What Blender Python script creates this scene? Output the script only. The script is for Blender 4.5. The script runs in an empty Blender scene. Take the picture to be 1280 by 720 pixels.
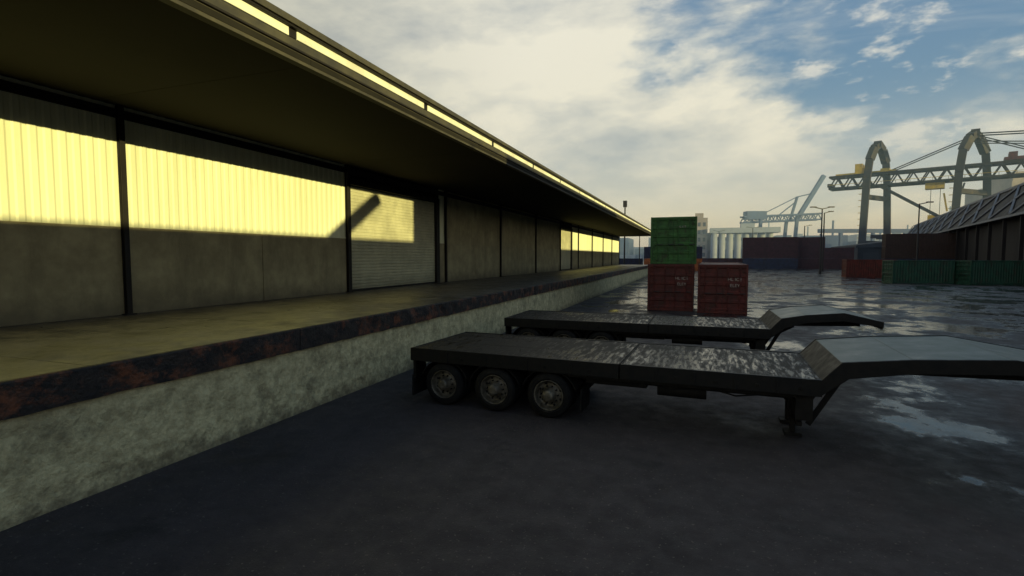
import bpy, math, random, bmesh
from mathutils import Vector, Matrix
random.seed(7)
scene=bpy.context.scene
# ---------------------------------------------------------------- materials
def L(nt,a,b): nt.links.new(a,b)
def mat(name,c1,c2=None,scale=2.0,rough=(.6,.85),bump=.15,bscale=30,metal=0,stretch=(1,1,1),lo=.38,hi=.62,c3=None,s3=.5,lo3=.5,hi3=.65,spec=.5,st3=(1,1,1),bdist=.02,zdirt=None):
    m=bpy.data.materials.new(name); m.use_nodes=True; nt=m.node_tree; N=nt.nodes
    b=N['Principled BSDF']; tc=N.new('ShaderNodeTexCoord'); mp=N.new('ShaderNodeMapping'); mp.inputs['Scale'].default_value=stretch
    L(nt,tc.outputs['Object'],mp.inputs['Vector'])
    n=N.new('ShaderNodeTexNoise'); n.inputs['Scale'].default_value=scale; n.inputs['Detail'].default_value=9; n.inputs['Roughness'].default_value=.66
    L(nt,mp.outputs[0],n.inputs['Vector'])
    r=N.new('ShaderNodeValToRGB'); r.color_ramp.elements[0].position=lo; r.color_ramp.elements[1].position=hi
    c2=c2 or tuple(x*.7 for x in c1)
    r.color_ramp.elements[0].color=(*c2,1); r.color_ramp.elements[1].color=(*c1,1)
    L(nt,n.outputs['Fac'],r.inputs[0]); col=r.outputs[0]
    if c3:
        m3=N.new('ShaderNodeMapping'); m3.inputs['Scale'].default_value=st3; L(nt,tc.outputs['Object'],m3.inputs[0])
        n3=N.new('ShaderNodeTexNoise'); n3.inputs['Scale'].default_value=s3; n3.inputs['Detail'].default_value=12; n3.inputs['Roughness'].default_value=.74
        L(nt,m3.outputs[0],n3.inputs['Vector'])
        mr=N.new('ShaderNodeMapRange'); mr.inputs[1].default_value=lo3; mr.inputs[2].default_value=hi3
        L(nt,n3.outputs['Fac'],mr.inputs[0]); mx=N.new('ShaderNodeMixRGB'); L(nt,mr.outputs[0],mx.inputs[0]); L(nt,col,mx.inputs[1]); mx.inputs[2].default_value=(*c3,1); col=mx.outputs[0]
    if zdirt: # splash-back grime near the foot of the wall, broken up by noise
        sp=N.new('ShaderNodeSeparateXYZ'); L(nt,tc.outputs['Object'],sp.inputs[0])
        a=N.new('ShaderNodeMath'); a.operation='MULTIPLY_ADD'; L(nt,n.outputs['Fac'],a.inputs[0]); a.inputs[1].default_value=zdirt[3]; L(nt,sp.outputs[2],a.inputs[2])
        mz=N.new('ShaderNodeMapRange'); mz.inputs[1].default_value=zdirt[0]; mz.inputs[2].default_value=zdirt[1]; mz.inputs[3].default_value=.8; mz.inputs[4].default_value=0; L(nt,a.outputs[0],mz.inputs[0])
        mx=N.new('ShaderNodeMixRGB'); L(nt,mz.outputs[0],mx.inputs[0]); L(nt,col,mx.inputs[1]); mx.inputs[2].default_value=(*zdirt[2],1); col=mx.outputs[0]
    L(nt,col,b.inputs['Base Color'])
    rr=N.new('ShaderNodeMapRange'); rr.inputs[1].default_value=.3; rr.inputs[2].default_value=.7; rr.inputs[3].default_value=rough[0]; rr.inputs[4].default_value=rough[1]
    L(nt,n.outputs['Fac'],rr.inputs[0]); L(nt,rr.outputs[0],b.inputs['Roughness'])
    b.inputs['Metallic'].default_value=metal; b.inputs['Specular IOR Level'].default_value=spec
    if bump:
        nb=N.new('ShaderNodeTexNoise'); nb.inputs['Scale'].default_value=bscale; nb.inputs['Detail'].default_value=8; nb.inputs['Roughness'].default_value=.6
        L(nt,tc.outputs['Object'],nb.inputs['Vector'])
        bp=N.new('ShaderNodeBump'); bp.inputs['Strength'].default_value=bump; bp.inputs['Distance'].default_value=bdist
        L(nt,nb.outputs['Fac'],bp.inputs['Height']); L(nt,bp.outputs[0],b.inputs['Normal'])
    return m
M={}
M['conc_wall']=mat('wall_concrete',(.44,.375,.20),(.31,.26,.135),1.6,(.8,.95),.25,25,c3=(.18,.15,.08),s3=.9,lo3=.46,hi3=.78,st3=(1,1,.25),zdirt=(1.9,2.5,(.13,.105,.06),.5))
M['conc_dock']=mat('dock_concrete',(.68,.59,.33),(.40,.335,.18),5,(.75,.95),1.0,6,c3=(.12,.10,.055),s3=1.6,lo3=.52,hi3=.74,st3=(1,.8,.8),bdist=.07,zdirt=(.25,.6,(.11,.09,.055),.6))
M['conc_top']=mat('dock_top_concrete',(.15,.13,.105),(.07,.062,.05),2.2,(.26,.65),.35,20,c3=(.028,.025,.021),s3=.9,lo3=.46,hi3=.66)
M['rust']=mat('rusty_steel',(.008,.007,.007),(.026,.017,.012),5,(.5,.9),.9,20,c3=(.17,.055,.022),s3=2.6,lo3=.50,hi3=.62,st3=(1,.8,1),bdist=.03)
M['sheet']=mat('cream_sheet',(.84,.82,.52),(.74,.72,.44),.8,(.5,.7),.03,30,stretch=(1,1,.2),c3=(.60,.56,.32),s3=1.5,lo3=.58,hi3=.8,st3=(1,1,.15))
M['door']=mat('roller_door_metal',(.60,.56,.35),(.45,.42,.26),1.2,(.45,.7),.05,30,zdirt=(1.8,2.6,(.2,.18,.11),.5))
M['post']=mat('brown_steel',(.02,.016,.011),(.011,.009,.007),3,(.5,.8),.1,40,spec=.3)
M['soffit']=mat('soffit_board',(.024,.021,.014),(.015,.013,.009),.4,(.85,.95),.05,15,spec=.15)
M['fascia']=mat('fascia_olive',(.075,.064,.036),(.042,.036,.022),2,(.6,.85),.1,20)
M['strip']=mat('fascia_cream',(.88,.85,.62),(.7,.66,.48),1.5,(.4,.6),.03,20)
M['roof']=mat('roof_felt',(.12,.11,.08),(.07,.065,.05),1,(.8,.95),.2,20)
M['black']=mat('black_paint',(.005,.0055,.006),(.010,.0092,.0085),5,(.35,.65),.08,60,spec=.2)
M['under']=mat('chassis_dirt',(.006,.0055,.005),(.010,.009,.0075),6,(.5,.85),.2,50,spec=.2)
M['tire']=mat('tyre_rubber',(.005,.005,.0055),(.010,.0095,.009),6,(.65,.9),.15,60,spec=.2)
M['rim']=mat('rim_steel',(.15,.135,.105),(.05,.042,.03),9,(.35,.6),.1,60,metal=.3)
M['neckplate']=mat('neck_plate',(.085,.105,.092),(.055,.068,.06),2.5,(.3,.55),.10,50,c3=(.035,.042,.037),s3=1.2,lo3=.50,hi3=.75,spec=.4)
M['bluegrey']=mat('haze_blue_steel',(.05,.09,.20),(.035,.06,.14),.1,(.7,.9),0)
M['bluefar']=mat('far_walls_haze_tint',(.14,.19,.30),(.09,.13,.21),.06,(.7,.9),0)  # distance haze painted into the blue of the far walls
M['palehaze']=mat('silo_haze_tint',(.30,.36,.46),(.2,.25,.35),.1,(.8,.9),0)  # pale blue carries distance haze, put into the base colour
M['beige']=mat('beige_render',(.33,.29,.26),(.22,.2,.2),.1,(.8,.9),0)
M['craneL']=mat('crane_leg_paint',(.030,.024,.021),(.017,.014,.014),.3,(.6,.8),0,c3=(.09,.062,.016),s3=.25,lo3=.54,hi3=.7,spec=.3)
M['craneY']=mat('crane_yellow',(.60,.42,.03),(.32,.22,.03),.4,(.5,.7),0)
M['lamp']=mat('galvanised',(.02,.02,.023),(.012,.012,.014),1,(.5,.7),0)
M['lattice']=mat('lattice_bars',(.17,.185,.22),(.10,.11,.14),1,(.5,.7),0)
M['darkwall']=mat('dark_cladding',(.018,.016,.02),(.008,.0075,.010),.5,(.7,.9),0,stretch=(1,1,.3),spec=.3)
M['darkroof']=mat('dark_roof',(.022,.022,.028),(.011,.0115,.014),.5,(.55,.85),.0,spec=.35)
M['white']=mat('white_lettering',(.5,.42,.37),(.22,.17,.14),8,(.6,.8),0)
M['glass']=mat('dark_glass',(.03,.035,.04),(.02,.025,.03),1,(.1,.2),0)
M['stone']=mat('loose_stone',(.13,.12,.10),(.05,.045,.04),9,(.7,.9),0)
def cont_m(n,c): return mat('container_'+n,c,tuple(x*.5 for x in c),1.6,(.45,.75),.08,40,c3=(.03,.016,.011),s3=2.6,lo3=.52,hi3=.68,st3=(1,1,.6),spec=.35)
M['cgreen']=cont_m('green',(.05,.145,.035)); M['cred']=cont_m('red',(.115,.022,.017)); M['cmar']=cont_m('maroon',(.07,.026,.032)); M['cblue']=cont_m('blue',(.03,.038,.08)); M['corange']=cont_m('orange',(.4,.12,.04)); M['cteal']=cont_m('teal',(.015,.065,.04)); M['cbrown']=cont_m('brown',(.05,.028,.024))
def ground_mat():
    m=bpy.data.materials.new('wet_asphalt'); m.use_nodes=True; nt=m.node_tree; N=nt.nodes; b=N['Principled BSDF']
    tc=N.new('ShaderNodeTexCoord'); V=tc.outputs['Object']
    def noise(s,d=8,r=.6,st=None,out='Fac'):
        v=V
        if st:
            mp=N.new('ShaderNodeMapping'); mp.inputs['Scale'].default_value=st; L(nt,V,mp.inputs[0]); v=mp.outputs[0]
        n=N.new('ShaderNodeTexNoise'); n.inputs['Scale'].default_value=s; n.inputs['Detail'].default_value=d; n.inputs['Roughness'].default_value=r; L(nt,v,n.inputs['Vector']); return n.outputs[out]
    def mr(x,a,b_,c=0,d=1):
        n=N.new('ShaderNodeMapRange'); n.interpolation_type='SMOOTHSTEP'; n.inputs[1].default_value=a;n.inputs[2].default_value=b_;n.inputs[3].default_value=c;n.inputs[4].default_value=d; L(nt,x,n.inputs[0]); return n.outputs[0]
    def ma(op,a,b_):
        n=N.new('ShaderNodeMath'); n.operation=op
        for i,x in enumerate((a,b_)):
            if isinstance(x,(int,float)): n.inputs[i].default_value=x
            else: L(nt,x,n.inputs[i])
        return n.outputs[0]
    def mix(f,a,c):
        x=N.new('ShaderNodeMixRGB'); L(nt,f,x.inputs[0]); L(nt,a,x.inputs[1]); x.inputs[2].default_value=(*c,1); return x.outputs[0]
    sp=N.new('ShaderNodeSeparateXYZ'); L(nt,V,sp.inputs[0])
    pos=ma('ADD',sp.outputs[0],ma('MULTIPLY',sp.outputs[1],.35))
    reg=ma('ADD',mr(pos,0,9,-.16,.012),mr(sp.outputs[1],10,36,0,.06))
    n1=noise(.36,12,.66,(1,.8,1))
    wv=ma('ADD',n1,reg)
    wet=mr(wv,.42,.54)
    pud=mr(wv,.535,.60)
    r=N.new('ShaderNodeValToRGB'); r.color_ramp.elements[0].position=.32; r.color_ramp.elements[1].position=.68
    r.color_ramp.elements[0].color=(.018,.0145,.0158,1); r.color_ramp.elements[1].color=(.046,.037,.039,1); L(nt,noise(1.6,14,.80),r.inputs[0])
    col=mix(mr(noise(22,3,.5),.64,.69,0,.7),r.outputs[0],(.13,.115,.095))
    col=mix(mr(noise(.75,6,.55,(1,1.2,1)),.60,.70,0,.7),col,(.009,.0085,.009))
    wv3=N.new('ShaderNodeVectorMath'); wv3.operation='MULTIPLY_ADD'; L(nt,noise(1.2,6,.7,None,'Color'),wv3.inputs[0]); wv3.inputs[1].default_value=(.9,.9,0); L(nt,V,wv3.inputs[2])
    vo=N.new('ShaderNodeTexVoronoi'); vo.feature='DISTANCE_TO_EDGE'; vo.inputs['Scale'].default_value=.2; L(nt,wv3.outputs[0],vo.inputs['Vector'])
    crk=ma('MULTIPLY',mr(vo.outputs['Distance'],.0,.004,.45,0),mr(noise(.5,3,.5),.50,.62))
    col=mix(crk,col,(.006,.006,.006))
    col=mix(wet,col,(.012,.0105,.0125)); L(nt,col,b.inputs['Base Color'])
    ro=ma('SUBTRACT',ma('SUBTRACT',mr(noise(3,8,.6),.3,.7,.66,.88),ma('MULTIPLY',wet,.22)),ma('MULTIPLY',pud,.42)); L(nt,ro,b.inputs['Roughness'])
    bp=N.new('ShaderNodeBump'); bp.inputs['Distance'].default_value=.016; L(nt,ma('SUBTRACT',noise(38,6,.65),crk),bp.inputs['Height']); L(nt,ma('SUBTRACT',.9,ma('MULTIPLY',pud,.85)),bp.inputs['Strength'])
    bp2=N.new('ShaderNodeBump'); bp2.inputs['Distance'].default_value=.05; L(nt,ma('SUBTRACT',.35,ma('MULTIPLY',pud,.32)),bp2.inputs['Strength']); L(nt,noise(1.6,8,.65),bp2.inputs['Height']); L(nt,bp.outputs[0],bp2.inputs['Normal']); L(nt,bp2.outputs[0],b.inputs['Normal'])
    b.inputs['Specular IOR Level'].default_value=.40
    return m
def deck_mat():
    m=bpy.data.materials.new('trailer_deck_boards'); m.use_nodes=True; nt=m.node_tree; N=nt.nodes; b=N['Principled BSDF']
    tc=N.new('ShaderNodeTexCoord'); mp=N.new('ShaderNodeMapping'); mp.inputs['Scale'].default_value=(8,1.1,1); mp.inputs['Rotation'].default_value=(0,0,math.radians(20)); L(nt,tc.outputs['Object'],mp.inputs[0])
    n=N.new('ShaderNodeTexNoise'); n.inputs['Scale'].default_value=1.6; n.inputs['Detail'].default_value=12; n.inputs['Roughness'].default_value=.78; L(nt,mp.outputs[0],n.inputs[0])
    r=N.new('ShaderNodeValToRGB'); r.color_ramp.elements[0].position=.35; r.color_ramp.elements[1].position=.7; r.color_ramp.elements[0].color=(.009,.008,.007,1); r.color_ramp.elements[1].color=(.032,.026,.019,1)
    L(nt,n.outputs[0],r.inputs[0]); L(nt,r.outputs[0],b.inputs['Base Color'])
    n2=N.new('ShaderNodeTexNoise'); n2.inputs['Scale'].default_value=.6; n2.inputs['Detail'].default_value=3; L(nt,tc.outputs['Object'],n2.inputs[0])
    sp=N.new('ShaderNodeSeparateXYZ'); L(nt,tc.outputs['Object'],sp.inputs[0])
    sx=N.new('ShaderNodeMapRange'); sx.inputs[1].default_value=3.9; sx.inputs[2].default_value=4.5; sx.inputs[3].default_value=.06; sx.inputs[4].default_value=.02; L(nt,sp.outputs[0],sx.inputs[0])
    ad=N.new('ShaderNodeMath'); ad.operation='MULTIPLY_ADD'; L(nt,n2.outputs[0],ad.inputs[0]); ad.inputs[1].default_value=-.2; L(nt,n.outputs[0],ad.inputs[2])
    ad2=N.new('ShaderNodeMath'); ad2.operation='ADD'; L(nt,ad.outputs[0],ad2.inputs[0]); L(nt,sx.outputs[0],ad2.inputs[1])
    mr=N.new('ShaderNodeMapRange'); mr.inputs[1].default_value=.33; mr.inputs[2].default_value=.47; mr.inputs[3].default_value=.14; mr.inputs[4].default_value=.75; L(nt,ad2.outputs[0],mr.inputs[0]); L(nt,mr.outputs[0],b.inputs['Roughness'])
    bp=N.new('ShaderNodeBump'); bp.inputs['Strength'].default_value=.4; bp.inputs['Distance'].default_value=.005; L(nt,n.outputs[0],bp.inputs['Height']); L(nt,bp.outputs[0],b.inputs['Normal'])
    b.inputs['Specular IOR Level'].default_value=.26
    return m
M['ground']=ground_mat(); M['deck']=deck_mat()
# ---------------------------------------------------------------- builder
class B:
    def __init__(s): s.v=[];s.f=[];s.m=[];s.mats=[];s.sm=[]
    def mi(s,k):
        if k not in s.mats: s.mats.append(k)
        return s.mats.index(k)
    def add(s,vs,fs,k,smooth=False):
        o=len(s.v)
        for p in vs: s.v.append(tuple(p))
        i=s.mi(k)
        for f in fs: s.f.append([o+j for j in f]); s.m.append(i); s.sm.append(smooth)
    def box(s,a,b,k):
        x0,y0,z0=a;x1,y1,z1=b
        s.add([(x0,y0,z0),(x1,y0,z0),(x1,y1,z0),(x0,y1,z0),(x0,y0,z1),(x1,y0,z1),(x1,y1,z1),(x0,y1,z1)],[(0,3,2,1),(4,5,6,7),(0,1,5,4),(1,2,6,5),(2,3,7,6),(3,0,4,7)],k)
    def beam(s,p,q,w,k,h=None):
        p=Vector(p);q=Vector(q);d=(q-p).normalized();u=Vector((0,0,1)) if abs(d.z)<.95 else Vector((1,0,0))
        a=d.cross(u).normalized()*w/2; c=a.cross(d).normalized()*(h or w)/2
        s.add([p-a-c,p+a-c,p+a+c,p-a+c,q-a-c,q+a-c,q+a+c,q-a+c],[(0,1,2,3),(4,7,6,5),(0,4,5,1),(1,5,6,2),(2,6,7,3),(3,7,4,0)],k)
    def cyl(s,p,q,r,k,n=14,r2=None):
        p=Vector(p);q=Vector(q);d=(q-p).normalized();u=Vector((0,0,1)) if abs(d.z)<.95 else Vector((1,0,0))
        a=d.cross(u).normalized();c=a.cross(d);r2=r if r2 is None else r2
        vs=[]
        for j,(o,rr) in enumerate(((p,r),(q,r2))):
            for i in range(n):
                t=2*math.pi*i/n; vs.append(o+a*rr*math.cos(t)+c*rr*math.sin(t))
        s.add(vs,[(i,(i+1)%n,n+(i+1)%n,n+i) for i in range(n)],k,True)
        s.add(vs[:n],[tuple(range(n))],k); s.add(vs[n:],[tuple(range(n))],k)
    def lathe(s,prof,k,c,n=40):
        vs=[]
        for r,h in prof:
            for i in range(n):
                t=2*math.pi*i/n; vs.append((c[0]+r*math.cos(t),c[1]+h,c[2]+r*math.sin(t)))
        fs=[]
        for j in range(len(prof)-1):
            for i in range(n): fs.append((j*n+i,j*n+(i+1)%n,(j+1)*n+(i+1)%n,(j+1)*n+i))
        s.add(vs,fs,k,True)
    def extr(s,prof,y0,y1,k):
        n=len(prof); vs=[(x,y0,z) for x,z in prof]+[(x,y1,z) for x,z in prof]
        s.add(vs,[(i,(i+1)%n,n+(i+1)%n,n+i) for i in range(n)]+[tuple(range(n)),tuple(range(2*n-1,n-1,-1))],k)
    def obj(s,name,parent=None,bevel=0,loc=None,rot=0):
        me=bpy.data.meshes.new(name); me.from_pydata(s.v,[],s.f); me.update()
        for k in s.mats: me.materials.append(M[k])
        for p,i,q in zip(me.polygons,s.m,s.sm): p.material_index=i; p.use_smooth=q
        bm=bmesh.new(); bm.from_mesh(me); bmesh.ops.recalc_face_normals(bm,faces=bm.faces); bm.to_mesh(me); bm.free()
        o=bpy.data.objects.new(name,me); scene.collection.objects.link(o)
        if parent: o.parent=parent
        if loc: o.location=loc
        o.rotation_euler[2]=rot
        if bevel:
            bv=o.modifiers.new('bevel','BEVEL'); bv.width=bevel; bv.segments=2; bv.limit_method='ANGLE'; bv.angle_limit=math.radians(50)
        return o
def empty(name,loc=(0,0,0),rot=0):
    e=bpy.data.objects.new(name,None); scene.collection.objects.link(e); e.location=loc; e.rotation_euler[2]=rot; return e
# ---------------------------------------------------------------- ground
g=B(); g.add([(-1500,-600,0),(1500,-600,0),(1500,2500,0),(-1500,2500,0)],[(0,1,2,3)],'ground'); g.obj('ground')
b=B(); rs_=random.Random(11)
for i in range(900):
    if rs_.random()<.45: x=-7.05+abs(rs_.gauss(0,.35)); y=rs_.uniform(2,30)
    else: x=rs_.uniform(-7,9); y=rs_.uniform(2,24)
    r=rs_.uniform(.004,.016)
    c=Vector((x,y,r*.3)); o=[(c+Vector((r,0,0))*rs_.uniform(.6,1.2)),(c+Vector((-r*.5,r,0))),(c+Vector((-r*.6,-r*.9,0))),(c+Vector((0,0,r*rs_.uniform(.6,1.1))))]
    b.add(o,[(0,1,3),(1,2,3),(2,0,3),(0,2,1)],'stone')
b.obj('gravel')
# ---------------------------------------------------------------- loading dock
XD=-7.1; XW=-12.7; PZ=1.63; Y0=-16.3; Y1=90.3
dock=empty('loading_dock')
b=B(); b.box((XW-.3,Y0,-.3),(XD,Y1,PZ-.12),'conc_dock'); b.obj('dock_body',dock)
b=B(); y=Y0
while y<Y1:
    b.box((XW-.3,y+.006,PZ-.119),(XD-.02,min(y+4.1,Y1)-.006,PZ),'conc_top'); y+=4.1
b.obj('dock_slabs',dock,.008)
b=B(); y=Y0
rd=random.Random(5)
while y<Y1:
    e=min(y+6.0,Y1); n=24; V=[]
    for i in range(n+1):
        yy=y+.008+(e-y-.016)*i/n; d1=rd.gauss(0,.006); d2=rd.gauss(0,.008)+(-.03 if rd.random()<.06 else 0); zb=PZ-.40+rd.gauss(0,.007)
        V+=[(XD-.018,yy,PZ+.012),(XD+.055+d1,yy,PZ+.012+d1*.4),(XD+.075+d1,yy,PZ-.01),(XD+.07+d2,yy,PZ-.2),(XD+.06+d2*.6,yy,zb),(XD+.002,yy,zb)]
    F=[]
    for i in range(n):
        for j in range(5): F.append((i*6+j,i*6+j+1,(i+1)*6+j+1,(i+1)*6+j))
    F+=[(0,1,2,3,4,5),tuple(n*6+j for j in range(6))]
    b.add(V,F,'rust'); y+=6.0
b.obj('steel_edge',dock)
# ---------------------------------------------------------------- warehouse
wh=empty('warehouse')
posts=[8.3+8.2*k for k in range(-3,11)]
Zs=6.5
b=B()
doors={16.5:(16.75,23.7),49.3:(49.6,54.2)}
def isdoor(p):
    for k in doors:
        if abs(k-p)<.3: return doors[k]
for p in posts[:-1]:
    d=isdoor(p)
    segs=[(p,p+4.1),(p+4.1,p+8.2)] if not d else [(d[1]+.35,p+8.2)]
    for a,c in segs: b.box((XW-.22,a+.012,PZ+.001),(XW,c-.012,3.70),'conc_wall')
b.box((XW-.34,Y0,PZ),(XW-.225,Y1,Zs),'darkwall')
b.obj('concrete_panels',wh,.01)
b=B()
for p in posts[:-1]:
    d=isdoor(p); a=p if not d else d[1]+.35; c=p+8.2
    y=a; vs=[]; T=.26
    while y<c-.01:
        for o,dx in ((0,0),(.10,0),(.14,-.018),(.22,-.018)):
            if y+o<c: vs.append((y+o,XW-.02+dx))
        y+=T
    vs.append((c,XW-.02)); V=[(x,yy,3.70) for yy,x in vs]+[(x,yy,Zs) for yy,x in vs]; n=len(vs)
    kk='sheet' if not (23<p<49) else 'conc_wall'
    b.add(V,[(i,i+1,n+i+1,n+i) for i in range(n-1)],kk)
b.obj('corrugated_cladding',wh)
b=B()
for p,(a,c) in doors.items():
    z=PZ; vs=[]
    while z<5.78:
        vs+= [(z,XW-.10),(z+.03,XW-.075),(z+.09,XW-.075),(z+.12,XW-.10)]; z+=.13
    V=[(x,a,zz) for zz,x in vs]+[(x,c,zz) for zz,x in vs]; n=len(vs)
    b.add(V,[(i,i+1,n+i+1,n+i) for i in range(n-1)],'door')
    b.box((XW-.12,a-.14,PZ),(XW+.03,a,6.0),'post'); b.box((XW-.12,c,PZ),(XW+.05,c+.34,6.0),'post'); b.box((XW-.12,a,5.80),(XW+.04,c,6.05),'post')
    b.box((XW-.1,a,PZ+.001),(XW-.06,c,PZ+.08),'post')
b.obj('roller_doors',wh,.008)
b=B()
for p in posts:
    b.box((XW+.003,p-.06,PZ),(XW+.018,p+.06,Zs-.01),'post'); b.box((XW+.018,p-.01,PZ),(XW+.10,p+.01,Zs-.01),'post'); b.box((XW+.10,p-.06,PZ),(XW+.115,p+.06,Zs-.01),'post')
    b.box((XW+.0,p-.12,PZ),(XW+.17,p+.12,PZ+.025),'post')
b.box((XW+.003,Y0,6.2),(XW+.06,Y1,6.40),'post')
b.obj('steel_posts',wh)
XE=-6.7
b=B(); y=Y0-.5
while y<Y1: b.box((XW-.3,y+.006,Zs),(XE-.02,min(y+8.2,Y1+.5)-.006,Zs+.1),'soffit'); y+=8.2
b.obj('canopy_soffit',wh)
b=B()
b.box((XE-.18,Y0-.5,Zs-.06),(XE-.03,Y1+.5,6.62),'fascia')
b.box((XE-.18,Y0-.5,6.625),(XE+.01,Y1+.5,6.655),'post')
b.box((XE-.18,Y0-.5,6.66),(XE-.0,Y1+.5,6.80),'fascia')
b.box((XE-.25,Y0-.5,6.804),(XE-.05,Y1+.5,6.835),'post')
y=8.9-5*5
while y<Y1:
    e=min(y+4.7,Y1+.5)
    b.box((XE-.25,y+.10,6.839),(XE-.04,e-.10,6.985),'strip'); b.box((XE-.25,e-.09,6.839),(XE-.05,e+.09,6.985),'post'); y+=4.7
b.box((XE-.25,Y0-.5,6.989),(XE+.02,Y1+.5,7.03),'post')
b.box((XE-.25,Y0-.5,7.034),(XE+.06,Y1+.5,7.15),'fascia')
b.obj('fascia',wh,.008)
b=B(); b.extr([(XE-.1,6.9),(XE-.1,7.12),(-28,8.9),(-50,7.1),(-50,6.9)],Y0-.4,Y1+.4,'roof')
b.box((-49.5,Y0,-.1),(XW-.35,Y1,6.89),'conc_wall')
b.obj('roof_and_back_walls',wh)
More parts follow.
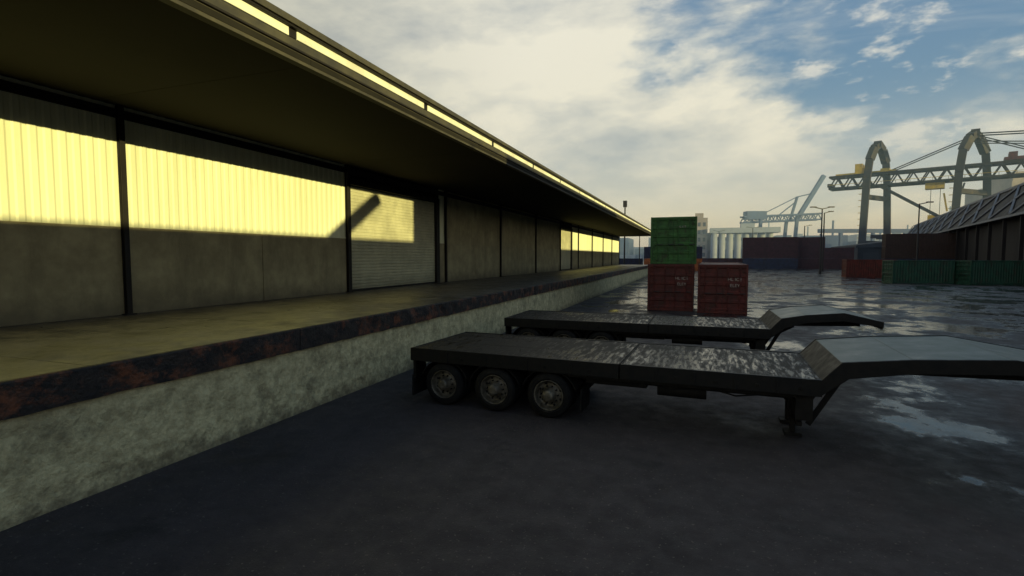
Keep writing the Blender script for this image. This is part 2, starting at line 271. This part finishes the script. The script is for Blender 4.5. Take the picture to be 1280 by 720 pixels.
# ---------------------------------------------------------------- trailers
def trailer(loc,rot,nl):
    root=empty('flatbed_trailer',loc,rot)
    W=2.45; H=1.12; Ld=7.35; sp=4.28
    b=B()
    for a,c in ((.0,sp-.012),(sp+.012,Ld)):
        n=5; w=(W-.12)/n
        for i in range(n): b.box((a+.02,.06+i*w+.003,H-.05),(c-.02,.06+(i+1)*w-.003,H+.001*random.uniform(-1.5,1.5)),'deck')
    b.obj('deck',root,.004)
    b=B()
    for a,c in ((0,sp-.01),(sp+.01,Ld)):
        b.box((a,0,H-.25),(c,.055,H+.012),'black'); b.box((a,W-.055,H-.25),(c,W,H+.012),'black')
        b.box((a,.055,H-.25),(a+.018,W-.055,H+.008),'black'); b.box((c-.018,.055,H-.25),(c,W-.055,H+.008),'black')
        for i in range(1,5):
            x=a+(c-a)*i/5; b.box((x-.02,-.012,H-.24),(x+.02,-.001,H-.02),'black')
            b.box((x+.3,-.02,H-.17),(x+.36,-.001,H-.12),'under')
    b.obj('side_rails',root,.008)
    P=[(Ld-.02,H+.005),(Ld+.24,1.42),(Ld+nl*.33,1.53),(Ld+nl*.66,1.61),(Ld+nl,1.42)]
    lowx=[(Ld+nl,1.28),(Ld+nl*.66,1.40),(Ld+nl*.33,1.32),(Ld+.34,1.18),(Ld-.02,.88)]
    b=B(); b.extr(P+lowx,0,.06,'black'); b.extr(P+lowx,W-.06,W,'black'); b.obj('neck_rails',root,.008)
    b=B(); q=[(x,z-.012) for x,z in P]
    b.extr([q[0],q[1],(P[1][0],P[1][1]-.06),(P[0][0],P[0][1]-.06)],.062,W-.062,'black')
    for i in range(1,4):
        b.extr([(q[i][0]+.006,q[i][1]),q[i+1],(P[i+1][0],P[i+1][1]-.06),(P[i][0]+.006,P[i][1]-.06)],.062,W-.062,'neckplate')
    b.box((Ld+nl-.06,.06,1.24),(Ld+nl,W-.06,1.39),'black')
    b.obj('neck_plates',root,.004)
    b=B()
    for yy in (.75,1.58):
        b.box((.3,yy,.62),(Ld-.1,yy+.12,H-.052),'under')
        b.beam((Ld-.1,yy+.06,.82),(Ld+.6,yy+.06,1.22),.12,'under',.22); b.beam((Ld+.6,yy+.06,1.22),(Ld+nl-.3,yy+.06,1.28),.12,'under',.14)
    for i in range(13): b.box((.25+i*.57,.06,H-.2),(.33+i*.57,W-.06,H-.053),'under')
    b.box((3.6,.35,.66),(4.7,.62,.86),'under'); b.cyl((4.9,.35,.7),(5.7,.35,.7),.13,'under')
    b.box((3.3,.12,.80),(Ld-.25,.18,.86),'under')
    for x in (3.35,4.3,5.3,6.3): b.box((x,.125,.84),(x+.06,.175,H-.2),'under')
    for yy in (.85,1.55):
        b.box((Ld-.36,yy-.07,.42),(Ld-.22,yy+.07,.95),'under'); b.box((Ld-.33,yy-.05,.05),(Ld-.25,yy+.05,.45),'under'); b.box((Ld-.42,yy-.13,.0),(Ld-.16,yy+.13,.05),'under')
        b.beam((Ld-.24,yy,.30),(Ld+.32,yy,1.2),.07,'under')
    b.beam((Ld-.12,.42,.32),(Ld+.34,.3,1.22),.085,'black'); b.beam((Ld-.12,W-.42,.32),(Ld+.34,W-.3,1.22),.085,'black'); b.box((Ld-.3,.3,.3),(Ld-.22,W-.3,.38),'under')
    b.box((Ld-.34,.12,.45),(Ld-.1,.4,.9),'under')
    b.box((.0,.06,.42),(.08,W-.06,.56),'black'); b.box((.0,.1,.5),(.06,.5,.87),'under'); b.box((.0,W-.5,.5),(.06,W-.1,.87),'under'); b.box((.02,.02,.14),(.05,.6,.5),'tire')
    for cx in (.75,1.86,2.97):
        for y0 in (.05,W-.67):
            pr=[(cx+.54*math.cos(t),.43+.49*math.sin(t)) for t in [math.radians(a) for a in range(18,163,16)]]
            for i in range(len(pr)-1):
                b.beam((pr[i][0],y0+.31,pr[i][1]),(pr[i+1][0],y0+.31,pr[i+1][1]),.62,'under',.015)
        b.cyl((cx,.3,.42),(cx,W-.3,.42),.07,'under')
    b.box((3.58,.04,.18),(3.60,.66,.6),'tire')
    pts=[(3.7+i*.35,.22,.80-.09*math.sin(i*1.1)**2) for i in range(9)]
    for i in range(8): b.cyl(pts[i],pts[i+1],.014,'tire',6)
    b.obj('chassis',root)
    R=.43
    for cx in (.75,1.86,2.97):
        for side in (0,1):
            b=B(); sg=1 if side==0 else -1; yf=.03 if side==0 else W-.03
            for off in (0,.32):
                o=off*sg
                pr=[(.285,.03),(.30,.005),(.31,.0),(.335,.0),(.34,.006),(.38,.002),(.405,.015),(.425,.045),(R,.09),(R,.13),(.415,.135),(.415,.145),(R,.15),(R,.20),(.425,.235),(.40,.27),(.3,.28),(.26,.26)]
                b.lathe([(r,h*sg+o) for r,h in pr],'tire',(cx,yf,.43),n=44)
            pr=[(.287,.03),(.287,.012),(.275,.008),(.268,.02),(.25,.07),(.235,.13),(.20,.135),(.15,.10),(.125,.085),(.118,.04),(.11,.03),(.105,-.03),(.085,-.05),(.05,-.055),(.0,-.055)]
            b.lathe([(r,h*sg) for r,h in pr],'rim',(cx,yf,.43),n=36)
            for i in range(10):
                t=2*math.pi*i/10; c=(cx+.165*math.cos(t),yf+.105*sg,.43+.165*math.sin(t)); b.cyl(c,(c[0],c[1]-.045*sg,c[2]),.015,'tire',6)
            for i in range(8):
                t=2*math.pi*(i+.5)/8; c=(cx+.215*math.cos(t),yf+.135*sg,.43+.215*math.sin(t)); b.cyl(c,(c[0],c[1]-.01*sg,c[2]),.024,'tire',8)
            b.obj('wheel',root)
    return root
trailer((-5.5,9.12,0),math.radians(-2.6),3.4)
trailer((-5.5,14.6,0),math.radians(0),2.45)
# ---------------------------------------------------------------- containers
def container(loc,rot,key,Ln=6.06,lines=None,name='shipping_container'):
    root=empty(name,loc,rot); W=2.44;H=2.59; f=.11
    b=B()
    for x in (0,W-f):
        for y in (0,Ln-f): b.box((x,y,0),(x+f,y+f,H),key)
    for y in (0,Ln-f):
        b.box((f,y,H-.13),(W-f,y+f,H-.003),key); b.box((f,y,0.003),(W-f,y+f,.16),key)
    for x in (0,W-f):
        b.box((x,f,H-.1),(x+f,Ln-f,H-.004),key); b.box((x,f,.004),(x+f,Ln-f,.16),key)
    b.box((f,f,H-.06),(W-f,Ln-f,H-.03),key); b.box((f,f,.1),(W-f,Ln-f,.15),'under')
    b.obj('frame',root,.01)
    b=B()
    for side in (0,1):
        xo=.02 if side==0 else W-.02; sg=1 if side==0 else -1; y=f; vs=[]
        while y<Ln-f:
            for o,dx in ((0,0),(.07,0),(.14,.045),(.21,.045)):
                if y+o<Ln-f: vs.append((y+o,xo+dx*sg))
            y+=.28
        vs.append((Ln-f,xo)); n=len(vs)
        b.add([(x,yy,.16) for yy,x in vs]+[(x,yy,H-.1) for yy,x in vs],[(i,i+1,n+i+1,n+i) for i in range(n-1)],key)
    x=f;vs=[]
    while x<W-f:
        for o,dy in ((0,0),(.07,0),(.14,.045),(.21,.045)):
            if x+o<W-f: vs.append((x+o,Ln-.02-dy))
        x+=.28
    vs.append((W-f,Ln-.02)); n=len(vs)
    b.add([(x,y,.16) for x,y in vs]+[(x,y,H-.13) for x,y in vs],[(i,i+1,n+i+1,n+i) for i in range(n-1)],key)
    b.obj('corrugated_sides',root)
    b=B()
    for x0,x1 in ((f+.005,W/2-.006),(W/2+.006,W-f-.005)):
        z=.17; vs=[]; N=5; step=(H-.13-.17)/N
        for i in range(N):
            vs+=[(z,.03),(z+step*.18,.03),(z+step*.26,.065),(z+step*.8,.065),(z+step*.88,.03)]; z+=step
        vs.append((H-.135,.03)); n=len(vs)
        b.add([(x0,y,zz) for zz,y in vs]+[(x1,y,zz) for zz,y in vs],[(i,i+1,n+i+1,n+i) for i in range(n-1)],key)
        for fx in (.22,.75):
            xx=x0+(x1-x0)*fx; b.cyl((xx,.0,.1),(xx,.0,H-.07),.02,key,8)
            for zz in (.2,.9,1.6,2.35): b.box((xx-.06,-.03,zz),(xx+.06,.028,zz+.06),key)
            b.box((xx-.02,-.045,1.05),(xx+.3,-.025,1.09),'lamp')
        for zz in (.35,.95,1.6,2.2): b.box((x0 if x0<1 else x1-.1,-.01,zz),((x0+.1) if x0<1 else x1,.03,zz+.09),key)
    b.obj('doors',root,.004)
    if lines:
        for i,(t,xx,zz,s) in enumerate(lines):
            cu=bpy.data.curves.new('lettering','FONT'); cu.body=t; cu.size=s; cu.extrude=.002
            cu.materials.append(M['white']); o=bpy.data.objects.new('lettering',cu); scene.collection.objects.link(o); o.parent=root
            o.location=(xx,-.008,zz); o.rotation_euler=(math.radians(90),0,0)
    return root
tx=[('HL ICE',1.46,1.74,.23),('ELEY',1.58,1.42,.23)]
container((-2.55,29.6,0),0,'cred',12.19,tx)
container((.10,29.0,0),math.radians(-1.5),'cred',12.19,tx)
container((-2.43,29.7,2.6),math.radians(1),'cgreen',12.19,[('HL ICE',1.45,2.0,.14)])
container((20.3,88,0),math.radians(-90),'cred',6.06); container((20.6,71.5,0),math.radians(-82),'cteal',6.06); container((26.9,70.6,0),math.radians(-70),'cteal',6.06)
for k,(x,y,z,c) in enumerate([(11,143,0,'cblue'),(11,143,2.6,'cmar'),(11,143,5.2,'cmar'),(23.4,146,0,'cmar'),(23.4,146,2.6,'cmar'),(23.4,146,5.2,'cmar'),(-11,120,0,'corange'),(-11,120,2.6,'cblue'),(-24,124,0,'cblue'),(1,150,0,'cmar'),(-3.5,158,0,'cblue'),
    (37.5,131,0,'cblue'),(37.5,131,2.6,'cbrown'),(37.5,131,5.2,'cbrown')]):
    container((x,y,z),math.radians(-90),c,12.19 if k not in (5,) else 6.06)
# ---------------------------------------------------------------- opposite warehouse (its shadow covers the yard)
ow=empty('opposite_warehouse')
b=B()
b.extr([(38,8.99),(38,9.29),(50,11.9),(64,9.29),(64,8.99)],-90,62,'darkroof'); b.box((40,-89.8,-.1),(63.5,61.8,8.98),'darkwall')
b.box((49.2,-14.2,11.5),(50.8,13,14.0),'darkwall')  # unseen ridge block, added to shade the middle bays of the facing wall
b.beam((50,-20.9,11.5),(50,-17.5,13.65),.45,'lamp',.45)  # unseen strut, added to cast the diagonal shadow on the facing wall
b.obj('sheds',ow)
rs=empty('transit_shed',(37.5,78,0),math.radians(-12.3))
b=B(); Ls=140
b.extr([(0,8.3),(0,8.6),(3.2,13.4),(14,8.6),(14,8.3)],-12,Ls,'darkroof'); b.box((1.5,-11.8,-.1),(13.5,Ls-.3,8.28),'darkwall')
b.obj('shed_body',rs)
b=B(); y=-12
while y<Ls-7:
    b.beam((-.15,y,8.7),(3.05,y+11,13.5),.24,'lattice'); b.beam((-.15,y+11,8.7),(3.05,y,13.5),.24,'lattice'); y+=11
b.beam((-.15,-12,8.45),(-.15,Ls,8.45),.3,'lattice'); b.beam((3.2,-12,13.6),(3.2,Ls,13.6),.35,'lattice')
for i in range(18): b.box((.1,-10+i*8,0),(.5,-9.6+i*8,8.3),'darkwall')
b.obj('roof_lattice',rs)
# ---------------------------------------------------------------- gantry crane
cr=empty('gantry_crane',(47,224,0),math.atan2(-20,49.5))
def truss(b,p,q,w,h,n,k,r=.35):
    p=Vector(p);q=Vector(q)
    for yy in (-w/2,w/2):
        for zz in (0,h): b.beam(p+Vector((0,yy,zz)),q+Vector((0,yy,zz)),r*1.9,k)
        for i in range(n):
            a=p.lerp(q,i/n);c=p.lerp(q,(i+1)/n); m_=a.lerp(c,.5)
            b.beam(a+Vector((0,yy,0)),m_+Vector((0,yy,h)),r,k); b.beam(m_+Vector((0,yy,h)),c+Vector((0,yy,0)),r,k)
    for i in range(n+1):
        a=p.lerp(q,i/n)
        for zz in (0,h): b.beam(a+Vector((0,-w/2,zz)),a+Vector((0,w/2,zz)),r,k)
b=B(); truss(b,(0,0,28.2),(80,0,28.2),5,4.2,18,'craneL',.42); b.box((-.5,-3,28.8),(1,3,30),'craneL')
b.box((0,-3.4,28.0),(80,-3.1,28.3),'craneL')
for i in range(41): b.box((i*2-.05,-3.4,28.3),(i*2+.05,-3.3,29.4),'craneL')
b.box((0,-3.4,29.4),(80,-3.3,29.55),'craneY'); b.obj('boom_truss',cr)
b=B()
for s,hw in ((14.4,2.2),(40,3.4)):
    for yy in (-7,7):
        pts=[(s-hw-.9,yy,0),(s-hw,yy,30),(s-hw*.8,yy*.8,37),(s-hw*.35,yy*.55,41.2),(s,yy*.2,42.6)]
        pts2=[(s+hw+1.1,yy,0),(s+hw,yy,30),(s+hw*.8,yy*.8,37),(s+hw*.35,yy*.55,41.2),(s,yy*.2,42.6)]
        use=pts if yy<0 else pts2
        for i in range(4): b.beam(use[i],use[i+1],2.1,'craneL',2.1)
    b.beam((s,-3,42.6),(s,3,42.6),2.2,'craneL')
    b.beam((s-hw,-7,24),(s+hw,7,24),1.5,'craneL'); b.beam((s-hw,-7,8),(s+hw,7,8),1.2,'craneL')
    for i in range(12): b.box((s-hw-2.2,-7.6,3+i*2.2),(s-hw-1.0,-6.4,3.12+i*2.2),'craneY')
b.beam((16,-5,27.5),(38,-6,12),1.0,'craneL'); b.beam((14,-7,10),(40,-7,10),1.2,'craneL'); b.beam((14,7,10),(40,7,10),1.2,'craneL')
b.obj('portal_legs',cr)
b=B()
for yy in (-2,2):
    b.beam((40,yy,42),(17,yy,32.5),.32,'craneL'); b.beam((40,yy,42),(60,yy,32.6),.3,'craneL'); b.beam((40,yy,42.4),(80,yy,39),.35,'craneL'); b.beam((40,yy,40),(80,yy,34),.3,'craneL')
b.obj('stay_cables',cr)
b=B(); b.box((8.5,-2.6,32.8),(12.5,2.6,34.8),'craneY'); b.box((15.5,-2.6,32.8),(18,2.6,34.0),'craneY'); b.box((8,-3.2,32.8),(10.2,3.2,36.3),'craneY')
b.box((2,-2.7,32.8),(20,-2.5,33.3),'craneY'); b.box((0,-2.7,27.8),(22,-2.55,28.3),'craneY')
b.box((28,-2,25.8),(33,2,28),'craneY'); b.box((29,-1.5,15),(32.5,1.5,17),'craneY'); b.box((27.5,-2.6,12.5),(34,2.6,13.2),'craneY'); b.beam((28,-1,13),(30,-1,17),.3,'craneY'); b.beam((33.5,-1,13),(31.5,-1,17),.3,'craneY')
b.beam((34,-2.4,18),(33,-2.4,24),.5,'craneY'); b.beam((36.5,-2,20),(38,-2,27),.5,'craneL')
for x in (29.5,32): b.beam((x,0,17),(x,0,25.9),.15,'craneL')
b.box((47,-3,33),(56,3,33.9),'cred'); b.box((48,-3,33.9),(50,3,35.4),'cred'); b.box((53,-3,33.9),(54,3,35.0),'cred')
b.obj('machinery_and_cab',cr)
# ---------------------------------------------------------------- blue harbour crane
bc=empty('harbour_crane',(28,350,0),math.radians(20))
b=B()
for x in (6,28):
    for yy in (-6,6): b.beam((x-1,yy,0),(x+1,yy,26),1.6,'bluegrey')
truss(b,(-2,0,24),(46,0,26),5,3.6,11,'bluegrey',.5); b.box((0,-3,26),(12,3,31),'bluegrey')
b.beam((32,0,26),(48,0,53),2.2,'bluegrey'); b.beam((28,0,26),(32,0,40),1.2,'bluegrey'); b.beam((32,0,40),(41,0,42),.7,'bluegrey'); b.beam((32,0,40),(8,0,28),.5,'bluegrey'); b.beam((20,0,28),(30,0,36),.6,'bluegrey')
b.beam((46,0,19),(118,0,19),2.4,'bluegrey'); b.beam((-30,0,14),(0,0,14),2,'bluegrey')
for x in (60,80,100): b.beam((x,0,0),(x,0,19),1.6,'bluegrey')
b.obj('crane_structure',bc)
# ---------------------------------------------------------------- silos, buildings
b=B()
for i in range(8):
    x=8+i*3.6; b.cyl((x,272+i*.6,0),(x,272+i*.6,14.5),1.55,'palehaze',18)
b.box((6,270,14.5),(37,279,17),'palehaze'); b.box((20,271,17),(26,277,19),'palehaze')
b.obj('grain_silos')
b=B(); b.box((-3,276,0),(5,290,22.5),'beige'); b.box((5.02,278,0),(8.5,290,15),'beige'); b.box((-1,278,22.5),(3,284,25),'beige')
for i in range(3):
    for j in range(5): b.box((-2+i*2.4,275.94,3+j*3.8),(-.7+i*2.4,276.02,5+j*3.8),'glass')
b.obj('office_tower')
b=B(); b.box((118,262,0),(190,300,33),'beige'); b.box((118.5,262.5,33),(140,280,37),'beige'); b.box((108,268,0),(117.9,290,22),'beige')
for i in range(16):
    for j in range(6): b.box((121+i*4.3,261.93,5+j*4.6),(123.6+i*4.3,262.02,7.4+j*4.6),'glass')
b.obj('port_building')
b=B(); b.extr([(42,5.6),(42,6.2),(53,7.6),(66,6.2),(66,5.6)],168,196,'darkroof'); b.box((42.6,168.5,0),(65.5,195,5.59),'darkwall')
for i in range(4): b.box((44+i*5.4,168.4,0),(47.6+i*5.4,168.49,4.2),'darkroof')
b.obj('storage_shed')
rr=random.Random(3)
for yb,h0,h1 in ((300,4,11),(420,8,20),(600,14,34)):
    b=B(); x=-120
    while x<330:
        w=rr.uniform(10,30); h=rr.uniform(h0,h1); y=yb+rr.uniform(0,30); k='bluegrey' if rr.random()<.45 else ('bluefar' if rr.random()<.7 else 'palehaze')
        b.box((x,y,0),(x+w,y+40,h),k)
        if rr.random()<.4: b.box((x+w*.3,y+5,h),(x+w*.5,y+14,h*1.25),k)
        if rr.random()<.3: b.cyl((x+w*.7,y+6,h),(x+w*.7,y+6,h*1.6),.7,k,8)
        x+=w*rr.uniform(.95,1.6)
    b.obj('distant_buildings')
# ---------------------------------------------------------------- sea haze over the harbour (real volume)
hm=bpy.data.materials.new('sea_haze'); hm.use_nodes=True; hn=hm.node_tree; hn.nodes.clear()
ho=hn.nodes.new('ShaderNodeOutputMaterial'); hv=hn.nodes.new('ShaderNodeVolumeScatter'); hv.inputs['Color'].default_value=(.50,.72,1,1); hv.inputs['Density'].default_value=.0017; hv.inputs['Anisotropy'].default_value=.0
L(hn,hv.outputs[0],ho.inputs['Volume']); M['haze']=hm
b=B(); b.box((-400,125,.05),(500,900,60),'haze'); b.obj('haze')
# ---------------------------------------------------------------- street lamps
def lamp(x,y,h,arm=1.8,two=True,r=.24):
    b=B(); b.cyl((0,0,0),(0,0,h),r,'lamp',10,r*.62); b.cyl((0,0,0),(0,0,.5),r*1.4,'lamp',10)
    for s in ((-1,1) if two else (1,)):
        b.beam((0,0,h-.1),(s*arm,0,h+.25),.14,'lamp'); b.box((s*arm-.45,-.2,h+.15),(s*arm+.45,.2,h+.32),'lamp')
    b.obj('street_lamp',loc=(x,y,0),rot=.3)
lamp(20.0,100.5,11.2,1.5,True,.15); lamp(24.5,121,12.0,1.3,False,.17); lamp(33,190,13,1.8,False); lamp(-9.9,97,7.6,1.1,True,.11); lamp(33.5,100,11.5,1.6,False,.14); lamp(20,215,14,2); lamp(9,240,14,2)
b=B(); b.cyl((0,0,0),(0,0,13),.16,'lamp',10,.13); b.box((-.35,-.35,12.6),(.35,.35,13.8),'lamp'); b.obj('mast',loc=(-13.2,101.5,0))
# ---------------------------------------------------------------- light
az=math.radians(-30); el=math.atan(.13*math.cos(az))
S=Vector((math.cos(el)*math.cos(az),math.cos(el)*math.sin(az),math.sin(el)))
sl=bpy.data.lights.new('sun','SUN'); sl.energy=5; sl.angle=math.radians(.2); sl.color=(1,.91,.42)
so=bpy.data.objects.new('sun',sl); scene.collection.objects.link(so); so.rotation_euler=S.to_track_quat('Z','Y').to_euler()
w=bpy.data.worlds.new('World'); scene.world=w; w.use_nodes=True; nt=w.node_tree; N=nt.nodes; bg=N['Background']; bg.inputs['Strength'].default_value=.15
sky=N.new('ShaderNodeTexSky'); sky.sky_type='NISHITA'; sky.sun_disc=False; sky.sun_elevation=el; sky.sun_rotation=math.radians(90)-az; sky.air_density=1.2; sky.dust_density=1.5
tc=N.new('ShaderNodeTexCoord'); sep=N.new('ShaderNodeSeparateXYZ'); L(nt,tc.outputs['Generated'],sep.inputs[0])
def ma(op,a,b_,cl=False):
    n=N.new('ShaderNodeMath'); n.operation=op; n.use_clamp=cl
    for i,x in enumerate((a,b_)):
        if isinstance(x,(int,float)): n.inputs[i].default_value=x
        else: L(nt,x,n.inputs[i])
    return n.outputs[0]
zz=ma('ADD',ma('MAXIMUM',sep.outputs[2],0),.38)
cb=N.new('ShaderNodeCombineXYZ'); L(nt,ma('DIVIDE',sep.outputs[0],zz),cb.inputs[0]); L(nt,ma('DIVIDE',sep.outputs[1],zz),cb.inputs[1]); L(nt,ma('MULTIPLY',sep.outputs[2],2.5),cb.inputs[2])
def noise(s,d,r,dist=0,off=(0,0,0),sc=(1,1,1)):
    mp=N.new('ShaderNodeMapping'); mp.inputs['Location'].default_value=off; mp.inputs['Scale'].default_value=sc; L(nt,cb.outputs[0],mp.inputs[0])
    n=N.new('ShaderNodeTexNoise'); n.inputs['Scale'].default_value=s;n.inputs['Detail'].default_value=d;n.inputs['Roughness'].default_value=r;n.inputs['Distortion'].default_value=dist; L(nt,mp.outputs[0],n.inputs['Vector']); return n.outputs['Fac']
def mr(x,a,b_,c=0,d=1):
    n=N.new('ShaderNodeMapRange'); n.interpolation_type='SMOOTHSTEP'; n.inputs[1].default_value=a;n.inputs[2].default_value=b_;n.inputs[3].default_value=c;n.inputs[4].default_value=d; L(nt,x,n.inputs[0]); return n.outputs[0]
n1=noise(1.3,12,.52,.1,(3.1,1.7,0)); n2=noise(3.6,10,.58,.1,(9,4,0)); n3=noise(2.4,8,.6,.6,(2,7,0),(.5,1.6,1)); n4=noise(5.5,10,.6,.1,(1,3,5))
bias=ma('ADD',mr(sep.outputs[2],.20,.40,.13,-.115),mr(sep.outputs[0],-.30,.36,.13,-.10))
cv=ma('ADD',ma('ADD',ma('MULTIPLY',n1,.68),ma('MULTIPLY',n2,.32)),bias)
cov=mr(cv,.44,.56)
wisp=mr(n3,.52,.74,0,.45)
puff=mr(n4,.55,.67,0,.8)
br=ma('ADD',ma('MULTIPLY',n2,.45),ma('MULTIPLY',noise(1.5,10,.5,.1,(5,11,2)),.55))
cr_=N.new('ShaderNodeValToRGB'); e=cr_.color_ramp.elements; e[0].position=.37; e[0].color=(2.5,2.8,2.95,1); e[1].position=.55; e[1].color=(5.5,5.3,4.4,1); L(nt,br,cr_.inputs[0])
dull=N.new('ShaderNodeMixRGB'); dull.blend_type='MULTIPLY'; L(nt,mr(sep.outputs[0],-.75,-.25,1,0),dull.inputs[0]); L(nt,cr_.outputs[0],dull.inputs[1]); dull.inputs[2].default_value=(.66,.68,.68,1)
blue=N.new('ShaderNodeMixRGB'); blue.inputs[0].default_value=.8; L(nt,sky.outputs[0],blue.inputs[1]); blue.inputs[2].default_value=(.95,1.8,2.85,1)
wm=N.new('ShaderNodeMixRGB'); L(nt,wisp,wm.inputs[0]); L(nt,blue.outputs[0],wm.inputs[1]); wm.inputs[2].default_value=(3.4,3.7,3.8,1)
pm=N.new('ShaderNodeMixRGB'); L(nt,puff,pm.inputs[0]); L(nt,wm.outputs[0],pm.inputs[1]); pm.inputs[2].default_value=(4.8,4.75,4.3,1)
mx=N.new('ShaderNodeMixRGB'); L(nt,cov,mx.inputs[0]); L(nt,pm.outputs[0],mx.inputs[1]); L(nt,dull.outputs[0],mx.inputs[2])
hz=N.new('ShaderNodeMixRGB'); L(nt,mr(sep.outputs[2],.0,.28,.85,0),hz.inputs[0]); L(nt,mx.outputs[0],hz.inputs[1]); hz.inputs[2].default_value=(4.7,4.7,4.3,1)
L(nt,hz.outputs[0],bg.inputs['Color'])
# ---------------------------------------------------------------- camera
cam=bpy.data.cameras.new('Camera'); cam.lens=18; cam.sensor_width=36; cam.clip_end=5000; cam.clip_start=.05
co=bpy.data.objects.new('Camera',cam); scene.collection.objects.link(co); co.location=(0,0,3); co.rotation_euler=(math.radians(90-3.5),0,math.radians(19.77)); scene.camera=co
scene.view_settings.view_transform='Standard'; scene.view_settings.look='None'; scene.view_settings.exposure=0
